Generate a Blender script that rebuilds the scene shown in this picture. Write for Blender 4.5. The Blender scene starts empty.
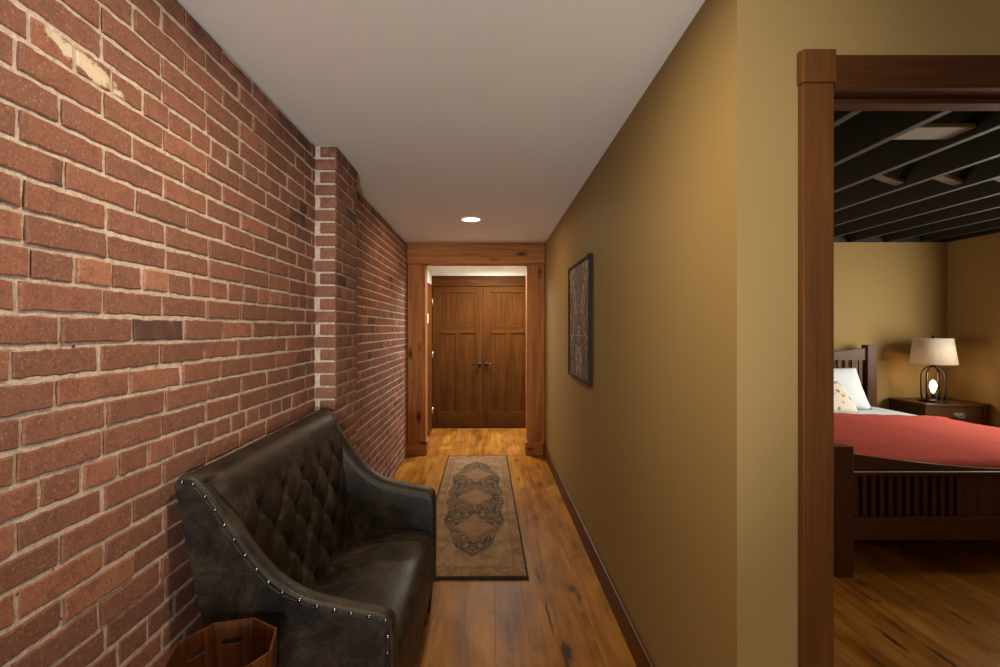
import bpy, bmesh, math, random
from mathutils import Vector, Matrix, noise as mnoise
random.seed(7)
D = bpy.data
SC = bpy.context.scene
C = SC.collection
R = random.random
def U(a, b): return random.uniform(a, b)

# ------------------------------------------------------------------ nodes
class NT:
    def __init__(s, name):
        s.m = D.materials.new(name); s.m.use_nodes = True
        s.t = s.m.node_tree; s.t.nodes.clear()
        s.out = s.t.nodes.new('ShaderNodeOutputMaterial')
        s.bsdf = s.t.nodes.new('ShaderNodeBsdfPrincipled')
        s.t.links.new(s.bsdf.outputs[0], s.out.inputs[0])
    def n(s, typ, **kw):
        o = s.t.nodes.new(typ)
        for k, v in kw.items(): setattr(o, k, v)
        return o
    def set(s, sock, v):
        if isinstance(v, bpy.types.NodeSocket): s.t.links.new(v, sock)
        elif v is not None:
            if sock.type == 'RGBA' and len(v) == 3: v = (*v, 1)
            sock.default_value = v
    def inp(s, name, v): s.set(s.bsdf.inputs[name], v); return s
    def coord(s, kind='Object'): return s.n('ShaderNodeTexCoord').outputs[kind]
    def mp(s, v, scale=(1, 1, 1), loc=(0, 0, 0), rot=(0, 0, 0)):
        o = s.n('ShaderNodeMapping'); s.set(o.inputs['Vector'], v)
        o.inputs['Scale'].default_value = scale; o.inputs['Location'].default_value = loc; o.inputs['Rotation'].default_value = rot
        return o.outputs[0]
    def noise(s, v, scale=5, detail=4, rough=.55, dist=0, out='Fac'):
        o = s.n('ShaderNodeTexNoise'); s.set(o.inputs['Vector'], v)
        o.inputs['Scale'].default_value = scale; o.inputs['Detail'].default_value = detail
        o.inputs['Roughness'].default_value = rough; o.inputs['Distortion'].default_value = dist
        return o.outputs[out]
    def voro(s, v, scale=5, feature='F1', out='Distance'):
        o = s.n('ShaderNodeTexVoronoi', feature=feature); s.set(o.inputs['Vector'], v)
        o.inputs['Scale'].default_value = scale
        return o.outputs[out]
    def M(s, op, a, b=0.0, c=None, clamp=False):
        o = s.n('ShaderNodeMath', operation=op, use_clamp=clamp)
        s.set(o.inputs[0], a); s.set(o.inputs[1], b)
        if c is not None: s.set(o.inputs[2], c)
        return o.outputs[0]
    def mix(s, f, a, b, blend='MIX'):
        o = s.n('ShaderNodeMix', data_type='RGBA', blend_type=blend)
        s.set(o.inputs[0], f); s.set(o.inputs[6], a); s.set(o.inputs[7], b)
        return o.outputs[2]
    def ramp(s, f, stops):
        o = s.n('ShaderNodeValToRGB'); e = o.color_ramp.elements
        while len(e) < len(stops): e.new(.5)
        for k, (p, c) in enumerate(stops):
            e[k].position = p
            if not isinstance(c, tuple): c = (c, c, c)
            e[k].color = (*c, 1)
        s.set(o.inputs[0], f); return o.outputs[0]
    def sstep(s, v, a, b):
        o = s.n('ShaderNodeMapRange', interpolation_type='SMOOTHSTEP')
        s.set(o.inputs[0], v); o.inputs[1].default_value = a; o.inputs[2].default_value = b
        return o.outputs[0]
    def sep(s, v):
        o = s.n('ShaderNodeSeparateXYZ'); s.set(o.inputs[0], v); return o.outputs
    def comb(s, x=0, y=0, z=0):
        o = s.n('ShaderNodeCombineXYZ'); s.set(o.inputs[0], x); s.set(o.inputs[1], y); s.set(o.inputs[2], z); return o.outputs[0]
    def white(s, v, out='Value'):
        o = s.n('ShaderNodeTexWhiteNoise', noise_dimensions='3D'); s.set(o.inputs['Vector'], v); return o.outputs[out]
    def bump(s, h, strength=.3, dist=.01):
        o = s.n('ShaderNodeBump'); o.inputs['Strength'].default_value = strength; o.inputs['Distance'].default_value = dist
        s.set(o.inputs['Height'], h); s.set(s.bsdf.inputs['Normal'], o.outputs[0]); return s

def plain(name, col, rough=.5, metal=0, bump=0, bscale=200, emit=None, estr=0, coat=0):
    t = NT(name); p = t.coord()
    v = t.noise(p, 9, 3)
    t.inp('Base Color', t.mix(v, tuple(c*.88 for c in col), tuple(min(1, c*1.12) for c in col)))
    t.inp('Roughness', rough).inp('Metallic', metal)
    if coat: t.inp('Coat Weight', coat)
    if bump: t.bump(t.noise(p, bscale, 2), bump, .004)
    if emit: t.inp('Emission Color', emit).inp('Emission Strength', estr)
    return t.m

def wood(name, dark, light, axis=2, rough=.38, knots=0.0, scale=1.0, coat=.0, bump=.12, spec=.28):
    t = NT(name); p = t.coord()
    s = [26*scale]*3; s[axis] = 1.6*scale
    v = t.mp(p, tuple(s))
    wob = t.noise(t.mp(p, tuple(3*scale if k != axis else .8*scale for k in range(3))), 1, 3)
    g = t.noise(v, 1, 6, .62, .4)
    s2 = [110*scale]*3; s2[axis] = 3.5*scale
    f = t.noise(t.mp(p, tuple(s2)), 1, 3, .6)
    h = t.M('ADD', t.M('MULTIPLY', g, .6), t.M('MULTIPLY', f, .25))
    h = t.M('ADD', h, t.M('MULTIPLY', wob, .3))
    c = t.ramp(h, [(.38, dark), (.58, tuple((a+b)/2 for a, b in zip(dark, light))), (.78, light)])
    if knots:
        s3 = [9*scale]*3; s3[axis] = 3.2*scale
        k = t.voro(t.mp(t.noise(p, 3, 2, out='Color'), (.3, .3, .3)) if False else t.mp(p, tuple(s3)), 1)
        kk = t.sstep(t.M('ADD', k, t.M('MULTIPLY', t.noise(p, 30, 3), .25)), .36, .16)
        c = t.mix(t.M('MULTIPLY', kk, knots), c, (.022, .008, .004))
    t.inp('Base Color', c).inp('Roughness', rough).inp('Specular IOR Level', spec).inp('Coat Weight', coat).inp('Coat Roughness', .25)
    t.bump(h, bump, .004)
    return t.m

# ------------------------------------------------------------------ meshes
LOC = {}
def BM(): return bmesh.new()
def bx(bm, x0, x1, y0, y1, z0, z1, bev=0, seg=2):
    x0, x1 = min(x0, x1), max(x0, x1); y0, y1 = min(y0, y1), max(y0, y1); z0, z1 = min(z0, z1), max(z0, z1)
    t = BM()
    vs = [t.verts.new((x, y, z)) for z in (z0, z1) for y in (y0, y1) for x in (x0, x1)]
    for f in ((0, 2, 3, 1), (4, 5, 7, 6), (0, 1, 5, 4), (2, 6, 7, 3), (0, 4, 6, 2), (1, 3, 7, 5)):
        t.faces.new([vs[i] for i in f])
    if bev: bmesh.ops.bevel(t, geom=t.edges[:], offset=bev, segments=seg, profile=.6, affect='EDGES')
    return join(bm, t)
def join(bm, t):
    mp = {v: bm.verts.new(v.co) for v in t.verts}
    for f in t.faces:
        nf = bm.faces.new([mp[v] for v in f.verts]); nf.material_index = f.material_index; nf.smooth = f.smooth
    t.free(); return bm
def tube(bm, pts, r, n=10, cap=True):
    pts = [Vector(p) for p in pts]; rs = r if isinstance(r, (list, tuple)) else [r]*len(pts)
    rings = []; prev = None
    for i, p in enumerate(pts):
        a = pts[max(i-1, 0)]; b = pts[min(i+1, len(pts)-1)]
        d = (b-a).normalized()
        if prev is None:
            up = Vector((0, 0, 1)) if abs(d.z) < .9 else Vector((1, 0, 0))
            u = d.cross(up).normalized()
        else: u = (prev - d*prev.dot(d)).normalized()
        prev = u; w = d.cross(u)
        rings.append([bm.verts.new(p + (u*math.cos(k*2*math.pi/n) + w*math.sin(k*2*math.pi/n))*rs[i]) for k in range(n)])
    for a, b in zip(rings, rings[1:]):
        for k in range(n): bm.faces.new((a[k], a[(k+1) % n], b[(k+1) % n], b[k])).smooth = True
    if cap: bm.faces.new(rings[0][::-1]); bm.faces.new(rings[-1])
    return bm
def lathe(bm, c, prof, n=32, close=False, ax='z'):
    rings = []
    for r, z in prof:
        ring = []
        for k in range(n):
            a = 2*math.pi*k/n; q = (r*math.cos(a), r*math.sin(a), z)
            if ax == 'y': q = (q[0], q[2], q[1])
            if ax == 'x': q = (q[2], q[0], q[1])
            ring.append(bm.verts.new(Vector(c)+Vector(q)))
        rings.append(ring)
    pr = list(zip(rings, rings[1:])) + ([(rings[-1], rings[0])] if close else [])
    for a, b in pr:
        for k in range(n): bm.faces.new((a[k], a[(k+1) % n], b[(k+1) % n], b[k])).smooth = True
    if not close: bm.faces.new(rings[0][::-1]); bm.faces.new(rings[-1])
    return bm
def grid(bm, nu, nv, fn, closeu=False, smooth=True):
    vs = [[bm.verts.new(fn(i/(nu if closeu else nu-1), j/(nv-1))) for i in range(nu)] for j in range(nv)]
    for j in range(nv-1):
        for i in range(nu if closeu else nu-1):
            k = (i+1) % nu
            bm.faces.new((vs[j][i], vs[j][k], vs[j+1][k], vs[j+1][i])).smooth = smooth
    return vs
def obj(name, bm, mats, parent=None, loc=None, smooth=None):
    """links bm (world coordinates) as one mesh object"""
    bmesh.ops.recalc_face_normals(bm, faces=bm.faces[:])
    o0 = LOC.get(parent.name, Vector()) if parent else Vector(loc or (0, 0, 0))
    if o0.length: bmesh.ops.translate(bm, verts=bm.verts[:], vec=-o0)
    if smooth is not None:
        for f in bm.faces: f.smooth = smooth
    me = D.meshes.new(name); bm.to_mesh(me); bm.free()
    for m in (mats if isinstance(mats, (list, tuple)) else [mats]): me.materials.append(m)
    o = D.objects.new(name, me); C.objects.link(o)
    if parent: o.parent = parent
    else: o.location = o0
    LOC[o.name] = o0
    return o
def tag(o, label=None, cat=None, group=None, kind=None):
    if label: o['label'] = label
    if cat: o['category'] = cat
    if group: o['group'] = group
    if kind: o['kind'] = kind
    return o
def thing(name, label, cat, loc, group=None, kind=None):
    o = D.objects.new(name, None); C.objects.link(o); o.location = loc; o.empty_display_size = .1
    LOC[o.name] = Vector(loc); return tag(o, label, cat, group, kind)
def struct(name, bm, m, label=None, cat=None): return tag(obj(name, bm, m), label, cat, kind='structure')

# ------------------------------------------------------------------ dimensions
EYE = 1.41; CEIL = 2.375
XL = -.907; XR = .638
YD = 1.2555          # bedroom door wall
YP = 5.48            # timber frame
YV = 6.98            # double doors
BY = 5.45; BX = 5.11 # bedroom back / right wall

# ------------------------------------------------------------------ materials
t = NT('paint_olive'); p = t.coord()
t.inp('Base Color', t.mix(t.noise(p, 2.5, 3), (.290, .195, .075), (.306, .207, .081))).inp('Roughness', .6).inp('Specular IOR Level', .1).bump(t.noise(p, 170, 2), .12, .003)
M_WALL = t.m
t = NT('paint_ceiling'); p = t.coord()
t.inp('Base Color', t.mix(t.noise(p, 2, 2), (.78, .755, .72), (.82, .79, .76))).inp('Roughness', .85).bump(t.noise(p, 140, 2), .12, .003)
M_CEIL = t.m
M_WHITE = plain('paint_white', (.78, .74, .66), .7, bump=.05)

def floor_mat():
    t = NT('oak_planks'); p = t.coord(); x, y, z = t.sep(p)
    W = .152
    xi = t.M('DIVIDE', t.M('ADD', x, 20.03), W); ix = t.M('FLOOR', xi); fx = t.M('FRACT', xi)
    r1 = t.white(t.comb(ix, 3.3, 0))
    yi = t.M('ADD', t.M('DIVIDE', t.M('ADD', y, 30.0), 1.75), t.M('MULTIPLY', r1, 7.0)); iy = t.M('FLOOR', yi); fy = t.M('FRACT', yi)
    rb = t.white(t.comb(ix, iy, 1.7)); rc = t.white(t.comb(ix, iy, 9.1))
    pv = t.comb(t.M('ADD', x, t.M('MULTIPLY', rb, 11)), t.M('ADD', y, t.M('MULTIPLY', rc, 17)), 0)
    gr = t.noise(t.mp(pv, (22, 1.6, 1)), 1, 6, .62, .6)
    fine = t.noise(t.mp(pv, (150, 5, 1)), 1, 3, .6)
    cloud = t.noise(t.mp(pv, (5, 1.6, 1)), 1, 4, .6, .8)
    big = t.noise(t.mp(p, (3.2, 1.3, 1)), 1, 4, .6, .6)
    h = t.M('ADD', t.M('MULTIPLY', gr, .55), t.M('ADD', t.M('MULTIPLY', fine, .15), t.M('ADD', t.M('MULTIPLY', cloud, .55), t.M('MULTIPLY', t.M('SUBTRACT', big, .55), .45))))
    c = t.ramp(h, [(.40, (.080, .024, .002)), (.58, (.215, .079, .008)), (.78, (.38, .168, .028))])
    c = t.mix(t.M('MULTIPLY', rb, .5), c, t.mix(.3, c, (.50, .26, .08)))
    c = t.mix(t.M('MULTIPLY', t.sstep(rc, .6, 1.0), .45), c, (.22, .085, .02))
    # scattered knots and mineral streaks
    kn = t.voro(t.mp(pv, (6.5, 1.5, 1)), 1)
    km = t.sstep(t.M('ADD', kn, t.M('MULTIPLY', t.noise(t.mp(pv, (40, 16, 1)), 1, 4), .22)), .27, .13)
    c = t.mix(t.M('MULTIPLY', km, .72), c, (.05, .019, .006))
    st = t.sstep(t.noise(t.mp(pv, (34, 1.2, 1)), 1, 5, .6, 1.2), .66, .74)
    c = t.mix(t.M('MULTIPLY', st, .5), c, (.085, .035, .012))
    # the particular knots, splits and dark patches seen in the photograph: x, y, half width, half length
    for (kx, ky, a, b, s) in ((.292, 2.80, .011, .13, .75), (.300, 2.42, .008, .20, .9), (.345, 2.14, .034, .075, .9), (.335, 2.10, .015, .12, .8),
                              (.455, 2.66, .022, .055, .8), (.475, 2.58, .014, .07, .7), (.36, 3.66, .035, .07, .45), (.47, 3.9, .03, .10, .35),
                              (-.30, 2.35, .022, .035, .6), (.10, 2.15, .02, .02, .5), (1.83, 2.22, .016, .11, .85), (1.95, 2.08, .013, .14, .8),
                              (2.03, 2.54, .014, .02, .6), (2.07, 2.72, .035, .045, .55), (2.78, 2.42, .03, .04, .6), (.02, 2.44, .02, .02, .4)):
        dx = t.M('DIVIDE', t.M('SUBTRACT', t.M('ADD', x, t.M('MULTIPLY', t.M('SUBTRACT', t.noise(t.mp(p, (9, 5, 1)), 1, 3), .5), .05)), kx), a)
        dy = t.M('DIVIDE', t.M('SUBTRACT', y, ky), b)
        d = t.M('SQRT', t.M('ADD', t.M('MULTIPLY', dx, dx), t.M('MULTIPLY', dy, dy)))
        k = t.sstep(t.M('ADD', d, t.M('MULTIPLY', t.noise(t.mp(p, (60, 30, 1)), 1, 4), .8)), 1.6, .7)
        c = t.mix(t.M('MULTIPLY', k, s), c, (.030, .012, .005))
    gx = t.M('MINIMUM', fx, t.M('SUBTRACT', 1, fx)); gy = t.M('MINIMUM', fy, t.M('SUBTRACT', 1, fy))
    gap = t.M('MAXIMUM', t.sstep(gx, .012, .004), t.sstep(gy, .0012, .0004))
    c = t.mix(t.M('MULTIPLY', gap, .6), c, (.06, .022, .007))
    t.inp('Base Color', c).inp('Roughness', t.M('ADD', .30, t.M('MULTIPLY', gr, .2))).inp('Specular IOR Level', .07)
    t.bump(t.M('SUBTRACT', t.M('MULTIPLY', h, .35), gap), .15, .003)
    return t.m
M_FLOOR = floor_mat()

def brick_mat():
    t = NT('old_brick'); p = t.coord(); x, y, z = t.sep(p)
    a = t.n('ShaderNodeAttribute', attribute_name='brick_tone'); r, g, b = t.sep(a.outputs['Color'])
    c = t.ramp(r, [(.0, (.20, .088, .060)), (.25, (.245, .102, .068)), (.55, (.282, .114, .072)), (.85, (.315, .128, .080)), (1., (.38, .17, .105))])
    cl = t.noise(p, 22, 5, .65)
    c = t.mix(t.M('MULTIPLY', t.sstep(cl, .42, .72), .55), c, (.14, .062, .042))
    sp = t.noise(p, 150, 4, .75)
    c = t.mix(t.M('MULTIPLY', t.sstep(sp, .56, .66), .6), c, (.45, .25, .17))
    c = t.mix(t.M('MULTIPLY', t.sstep(sp, .46, .34), .7), c, (.10, .042, .028))
    # burnt ends on a few bricks, darker patches toward the ceiling
    c = t.mix(t.M('MULTIPLY', t.M('MULTIPLY', g, t.sstep(t.noise(p, 7, 3), .4, .6)), .75), c, (.055, .035, .03))
    top_dark = t.M('MULTIPLY', t.sstep(z, 2.22, 2.37), t.sstep(t.noise(p, 11, 4, .6), .42, .62))
    c = t.mix(t.M('MULTIPLY', top_dark, .7), c, (.06, .035, .025))
    # lime smear left on the upper courses
    dy = t.M('DIVIDE', t.M('SUBTRACT', y, 1.10), .17)
    dz = t.M('DIVIDE', t.M('SUBTRACT', t.M('ADD', z, t.M('MULTIPLY', t.M('SUBTRACT', y, 1.1), .16)), 2.005), .034)
    d = t.M('SQRT', t.M('ADD', t.M('MULTIPLY', dy, dy), t.M('MULTIPLY', dz, dz)))
    sm = t.sstep(t.M('ADD', d, t.M('MULTIPLY', t.noise(t.mp(p, (1, 26, 40)), 1, 6, .72), 2.3)), 1.9, 1.5)
    fleck = t.sstep(t.noise(t.mp(p, (30, 30, 30)), 1, 6, .7), .70, .74)
    lime = t.M('MAXIMUM', t.M('MULTIPLY', sm, .92), t.M('MULTIPLY', fleck, .6))
    c = t.mix(lime, c, (.62, .51, .38))
    t.inp('Base Color', c).inp('Roughness', .85).inp('Specular IOR Level', .25)
    t.bump(t.M('ADD', t.M('MULTIPLY', sp, .5), t.M('ADD', cl, t.M('MULTIPLY', lime, .4))), .55, .005)
    return t.m
M_BRICK = brick_mat()
t = NT('lime_mortar'); p = t.coord(); nn = t.noise(p, 70, 8, .8); x, y, z = t.sep(p)
c = t.mix(t.sstep(nn, .3, .72), (.40, .30, .235), (.76, .615, .51))
holes = t.sstep(t.noise(p, 34, 5, .65), .63, .72)
c = t.mix(holes, c, (.05, .04, .032))
t.inp('Base Color', c).inp('Roughness', .95).bump(t.M('ADD', nn, t.M('MULTIPLY', t.noise(p, 160, 3), .5)), .8, .007)
M_MORTAR = t.m

t = NT('dark_leather'); p = t.coord()
mot = t.noise(p, 7, 8, .72, .5); cr = t.voro(p, 240)
c = t.ramp(mot, [(.38, (.0085, .0056, .0040)), (.50, (.017, .0110, .0072)), (.64, (.048, .032, .020))])
scr = t.sstep(t.noise(t.mp(p, (60, 9, 30), rot=(0, .4, .3)), 1, 4, .7), .66, .8)
c = t.mix(t.M('MULTIPLY', scr, .35), c, (.12, .09, .07))
t.inp('Base Color', c).inp('Roughness', t.ramp(mot, [(.36, .40), (.65, .60)])).inp('Specular IOR Level', .36)
t.bump(t.M('ADD', t.M('MULTIPLY', cr, .25), t.noise(p, 28, 5, .6)), .3, .006)
M_LEATHER = t.m
M_NAIL = plain('nail_brass', (.22, .18, .14), .25, 1)
M_CORD = plain('welt_black', (.012, .009, .008), .5)
M_LEGW = wood('leg_wood', (.012, .006, .004), (.03, .014, .008), 2)
M_TIMBER = wood('timber', (.15, .045, .012), (.52, .215, .068), 2, .55, .85, .7, .0, .3, .1)
M_TIMBERX = wood('timber_beam', (.15, .045, .012), (.52, .215, .068), 0, .55, .85, .7, .0, .3, .1)
M_DOOR = wood('door_wood', (.028, .0075, .001), (.100, .035, .006), 2, .5, 0, 1, 0, .1, .05)
M_DOORX = wood('door_wood_rail', (.028, .0075, .001), (.100, .035, .006), 0, .5, 0, 1, 0, .1, .05)
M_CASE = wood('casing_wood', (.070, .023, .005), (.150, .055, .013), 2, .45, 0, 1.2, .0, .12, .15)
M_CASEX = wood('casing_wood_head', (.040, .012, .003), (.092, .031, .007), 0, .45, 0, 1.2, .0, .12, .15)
M_BASE = wood('baseboard_wood', (.060, .018, .004), (.115, .038, .008), 1, .45, 0, 1)
M_BED = wood('bed_wood', (.034, .011, .0045), (.092, .032, .011), 2, .4, 0, 1.2, 0, .12, .16)
M_BEDX = wood('bed_wood_rail', (.034, .011, .0045), (.092, .032, .011), 0, .4, 0, 1.2, 0, .12, .2)
M_JOIST = plain('joist_paint', (.016, .0145, .013), .6, bump=.1, bscale=60)
M_DECK = plain('deck_paint', (.010, .009, .009), .7)
M_PALE = plain('pale_board', (.20, .185, .16), .7)
M_BRONZE = plain('oil_bronze', (.05, .035, .025), .3, .9)
M_STEEL = plain('satin_nickel', (.55, .52, .46), .3, 1)
M_IRON = plain('black_iron', (.015, .012, .010), .45, .7)
M_SHEET = plain('sheet_cotton', (.62, .66, .74), .9, bump=.1, bscale=300)
M_PLASTIC = plain('ivory_plastic', (.80, .74, .60), .4)

# ------------------------------------------------------------------ setting: floor, ceilings
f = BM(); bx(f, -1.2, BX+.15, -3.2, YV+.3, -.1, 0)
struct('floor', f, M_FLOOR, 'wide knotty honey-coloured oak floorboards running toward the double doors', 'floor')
c = BM(); bx(c, -1.2, XR+.12, -3.2, YP+.2, CEIL, CEIL+.12); bx(c, XR+.12, BX+.15, -3.2, YD+.06, CEIL, CEIL+.12)
struct('ceiling', c, M_CEIL, 'smooth grey-beige painted ceiling over the hallway', 'ceiling')
c = BM(); bx(c, -1.2, 1.4, YP+.2, YV+.3, CEIL, CEIL+.12)
struct('ceiling_vestibule', c, M_WHITE, 'white ceiling beyond the timber frame', 'ceiling')

# ------------------------------------------------------------------ brick wall
PITCH = .2115; COURSE = .0663; Z0 = 1.5067
def brick_wall():
    bm = BM(); lay = bm.loops.layers.color.new('brick_tone')
    def paint(faces, mi):
        tone = min(1, max(0, random.gauss(.5, .2)))
        if R() < .10: tone = U(.05, .25)
        if R() < .05: tone = U(.85, 1)
        burnt = 1.0 if R() < .05 else 0.0
        for f in faces:
            f.material_index = mi
            for l in f.loops: l[lay] = (tone, burnt, R(), 1)
    def brick(y0, y1, z0, z1, x0=XL):
        pr = .0042 + U(-.0018, .0026)
        ny = 11 if y1-y0 > .14 else 6
        ti = U(-.0012, .0012); tk = U(-.0010, .0010)
        rim = [(y0+(y1-y0)*k/ny, z0) for k in range(ny)] + [(y1, z0), (y1, z0*.67+z1*.33), (y1, z0*.33+z1*.67)] + [(y1-(y1-y0)*k/ny, z1) for k in range(ny)] + [(y0, z1), (y0, z0*.33+z1*.67), (y0, z0*.67+z1*.33)]
        cy, cz = (y0+y1)/2, (z0+z1)/2
        jit = [(U(-.0019, .0019), U(-.0019, .0019)+.0013*mnoise.noise(Vector((y*14, z*40, 2)))) for y, z in rim]
        def ring(dx, s):
            out = []
            for (y, z), (jy, jz) in zip(rim, jit):
                yy = y + jy - math.copysign(s, y-cy)*(abs(y-cy) > (y1-y0)*.45); zz = z + jz - math.copysign(s, z-cz)*(abs(z-cz) > (z1-z0)*.4)
                out.append(bm.verts.new((x0+dx+ti*(y-cy)/.1+tk*(z-cz)/.03, yy, zz)))
            return out
        r0, r1, r2 = ring(-.004, 0), ring(pr-.0022, .0004), ring(pr, .0035)
        fs = []
        for a, b in ((r0, r1), (r1, r2)):
            for k in range(len(rim)):
                fs.append(bm.faces.new((a[k], a[(k+1) % len(rim)], b[(k+1) % len(rim)], b[k])))
        fs.append(bm.faces.new(r2))
        paint(fs, 0)
    row = -1
    n_lo = -int(Z0/COURSE)-1; n_hi = int((CEIL-Z0)/COURSE)+1
    for j in range(n_lo, n_hi+1):
        z0 = Z0 + j*COURSE; z1 = z0 + COURSE
        header = (j % 7 == 0)
        pit = PITCH/2 if header else PITCH
        k7 = j % 7
        ph = .9757 if header else (.939 if k7 % 2 == 0 else 1.0346)
        if not header and k7 == 1: ph = .945
        ph += U(-.012, .012)
        if k7 == 6 and not header: ph = .939
        if k7 == 5 and not header: ph = 1.0346
        y = ph - pit*math.ceil((ph+3.0)/pit)
        while y < YP:
            a, b = y, y+pit
            y = b
            jl = U(.004, .0062); jr = U(.004, .0062)
            if b < -2.9: continue
            a2, b2 = a+jl, b-jr
            zz0, zz1 = z0+U(.0045, .0065), z1-U(.0045, .0065)
            zz0 = max(zz0, .002); zz1 = min(zz1, CEIL-.012-U(0, .006))
            if zz1-zz0 < .02: continue
            for lo, hi in ((-9, 2.556), (2.974, YP)):
                p0, p1 = max(a2, lo), min(b2, hi)
                if p1-p0 > .03: brick(p0, p1, zz0, zz1)
    # mortar bed
    m = [bm.verts.new(q) for q in ((XL, -3, 0), (XL, YP, 0), (XL, YP, CEIL-.01), (XL, -3, CEIL-.01))]
    fs = [bm.faces.new(m)]
    bk = BM(); bx(bk, XL-.25, XL-.04, -3, YV+.2, 0, CEIL+.12)
    n0 = len(bm.faces); join(bm, bk); bm.faces.ensure_lookup_table()
    paint(fs + [bm.faces[i] for i in range(n0, len(bm.faces))], 1)
    return bm
def pilaster():
    bm = BM(); lay = bm.loops.layers.color.new('brick_tone')
    Y0, Y1, X1 = 2.556, 2.974, -.793
    def put(x0, x1, y0, y1, z0, z1):
        n0 = len(bm.faces); bx(bm, x0, x1, y0, y1, z0, z1, .006, 2); bm.faces.ensure_lookup_table()
        tone = min(1, max(0, random.gauss(.5, .2))); burnt = 1.0 if R() < .08 else 0.
        for i in range(n0, len(bm.faces)):
            bm.faces[i].smooth = True
            for l in bm.faces[i].loops: l[lay] = (tone, burnt, R(), 1)
    n_lo = -int(Z0/COURSE)-1; n_hi = int((CEIL-Z0)/COURSE)
    for j in range(n_lo, n_hi+1):
        z0 = max(.002, Z0+j*COURSE+U(.005, .0065)); z1 = min(CEIL-.012, Z0+(j+1)*COURSE-U(.005, .0065))
        if z1-z0 < .02: continue
        q = lambda: U(-.003, .003)
        if j % 2:
            put(XL+.004, X1+q(), Y0+q(), Y0+.1, z0, z1); put(XL, X1+q(), Y0+.110, Y0+.305, z0, z1); put(XL, X1+q(), Y0+.315, Y1+q(), z0, z1)
        else:
            put(XL+.030, X1+q(), Y0+q(), Y0+.203, z0, z1); put(XL, X1+q(), Y0+.213, Y1+q(), z0, z1)
    n0 = len(bm.faces); bx(bm, XL-.01, X1-.008, Y0+.009, Y1-.009, 0, CEIL-.01); bm.faces.ensure_lookup_table()
    for i in range(n0, len(bm.faces)): bm.faces[i].material_index = 1
    return bm
WL = struct('wall_left', brick_wall(), [M_BRICK, M_MORTAR], 'old red brick wall with pale mortar joints behind the leather settee', 'wall')
obj('pilaster', pilaster(), [M_BRICK, M_MORTAR], WL)

# ------------------------------------------------------------------ painted walls
DO0, DO1, DH = .872, 1.70, 2.019     # bedroom doorway
w = BM(); bx(w, XR, XR+.122, YD+.12, YP+.2, 0, CEIL+.2)
struct('wall_right', w, M_WALL, 'olive-tan painted hallway wall holding the framed panel', 'wall')
w = BM(); bx(w, XR, DO0-.02, YD, YD+.12, 0, CEIL+.2); bx(w, DO0-.02, DO1+.02, YD, YD+.12, DH+.02, CEIL+.2); bx(w, DO1+.02, BX+.1, YD, YD+.12, 0, CEIL+.2)
struct('wall_front', w, M_WALL, 'tan painted wall around the bedroom doorway', 'wall')
w = BM(); bx(w, XR+.122, BX+.1, BY, BY+.1, 0, CEIL)
struct('wall_bedroom_back', w, M_WALL, 'tan bedroom wall behind the headboard', 'wall')
w = BM()   # with a window opening (outside the frame) that lets the daylight in
bx(w, BX, BX+.1, YD+.12, 2.4, 0, CEIL); bx(w, BX, BX+.1, 4.4, BY, 0, CEIL); bx(w, BX, BX+.1, 2.4, 4.4, 0, .8); bx(w, BX, BX+.1, 2.4, 4.4, 2.1, CEIL)
struct('wall_bedroom_right', w, M_WALL, 'tan bedroom side wall right of the table lamp', 'wall')
w = BM(); bx(w, BX+.03, BX+.07, 2.4, 4.4, .8, .86); bx(w, BX+.03, BX+.07, 2.4, 4.4, 2.04, 2.1)
for yy in (2.4, 3.37, 4.34): bx(w, BX+.03, BX+.07, yy, yy+.06, .8, 2.1)
struct('window_1', w, M_WHITE, 'bedroom window in the side wall', 'window')
# vestibule beyond the timber frame
w = BM(); bx(w, -.92, -.80, YP+.2, YV+.3, 0, CEIL)
struct('wall_vestibule_left', w, M_WHITE, 'narrow white wall strip left of the double doors', 'wall')
w = BM(); bx(w, -.80, 1.25, YV, YV+.12, 2.03, CEIL); bx(w, .70, 1.25, YV, YV+.12, 0, 2.03)
struct('wall_vestibule_back', w, M_WHITE, 'white wall above the double doors', 'wall')
w = BM(); bx(w, 1.15, 1.25, YP+.2, YV+.1, 0, CEIL); bx(w, XR, 1.25, YP+.08, YP+.2, 0, CEIL)
struct('wall_vestibule_right', w, M_WHITE, 'white wall right of the double doors', 'wall')
# room behind the camera
w = BM(); bx(w, -1.1, BX+.1, -3.1, -3.0, 2.2, CEIL); bx(w, -1.1, -.5, -3.1, -3, 0, 2.2); bx(w, 2.8, BX+.1, -3.1, -3, 0, 2.2)  # opening taken down to the floor so daylight fills the lower walls
struct('wall_rear', w, M_WALL, 'wall behind the viewer with a wide opening shaped to admit low fill light', 'wall')
w = BM(); bx(w, BX, BX+.1, -3.0, YD, 0, CEIL)
struct('wall_far_right', w, M_WALL, 'side wall of the room in front of the bedroom', 'wall')

b = BM(); bx(b, XR-.018, XR, YD+.004, YP, 0, .128, .004, 2)
struct('baseboard_right', b, M_BASE, 'brown wooden baseboard along the olive hallway wall', 'baseboard')

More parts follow.
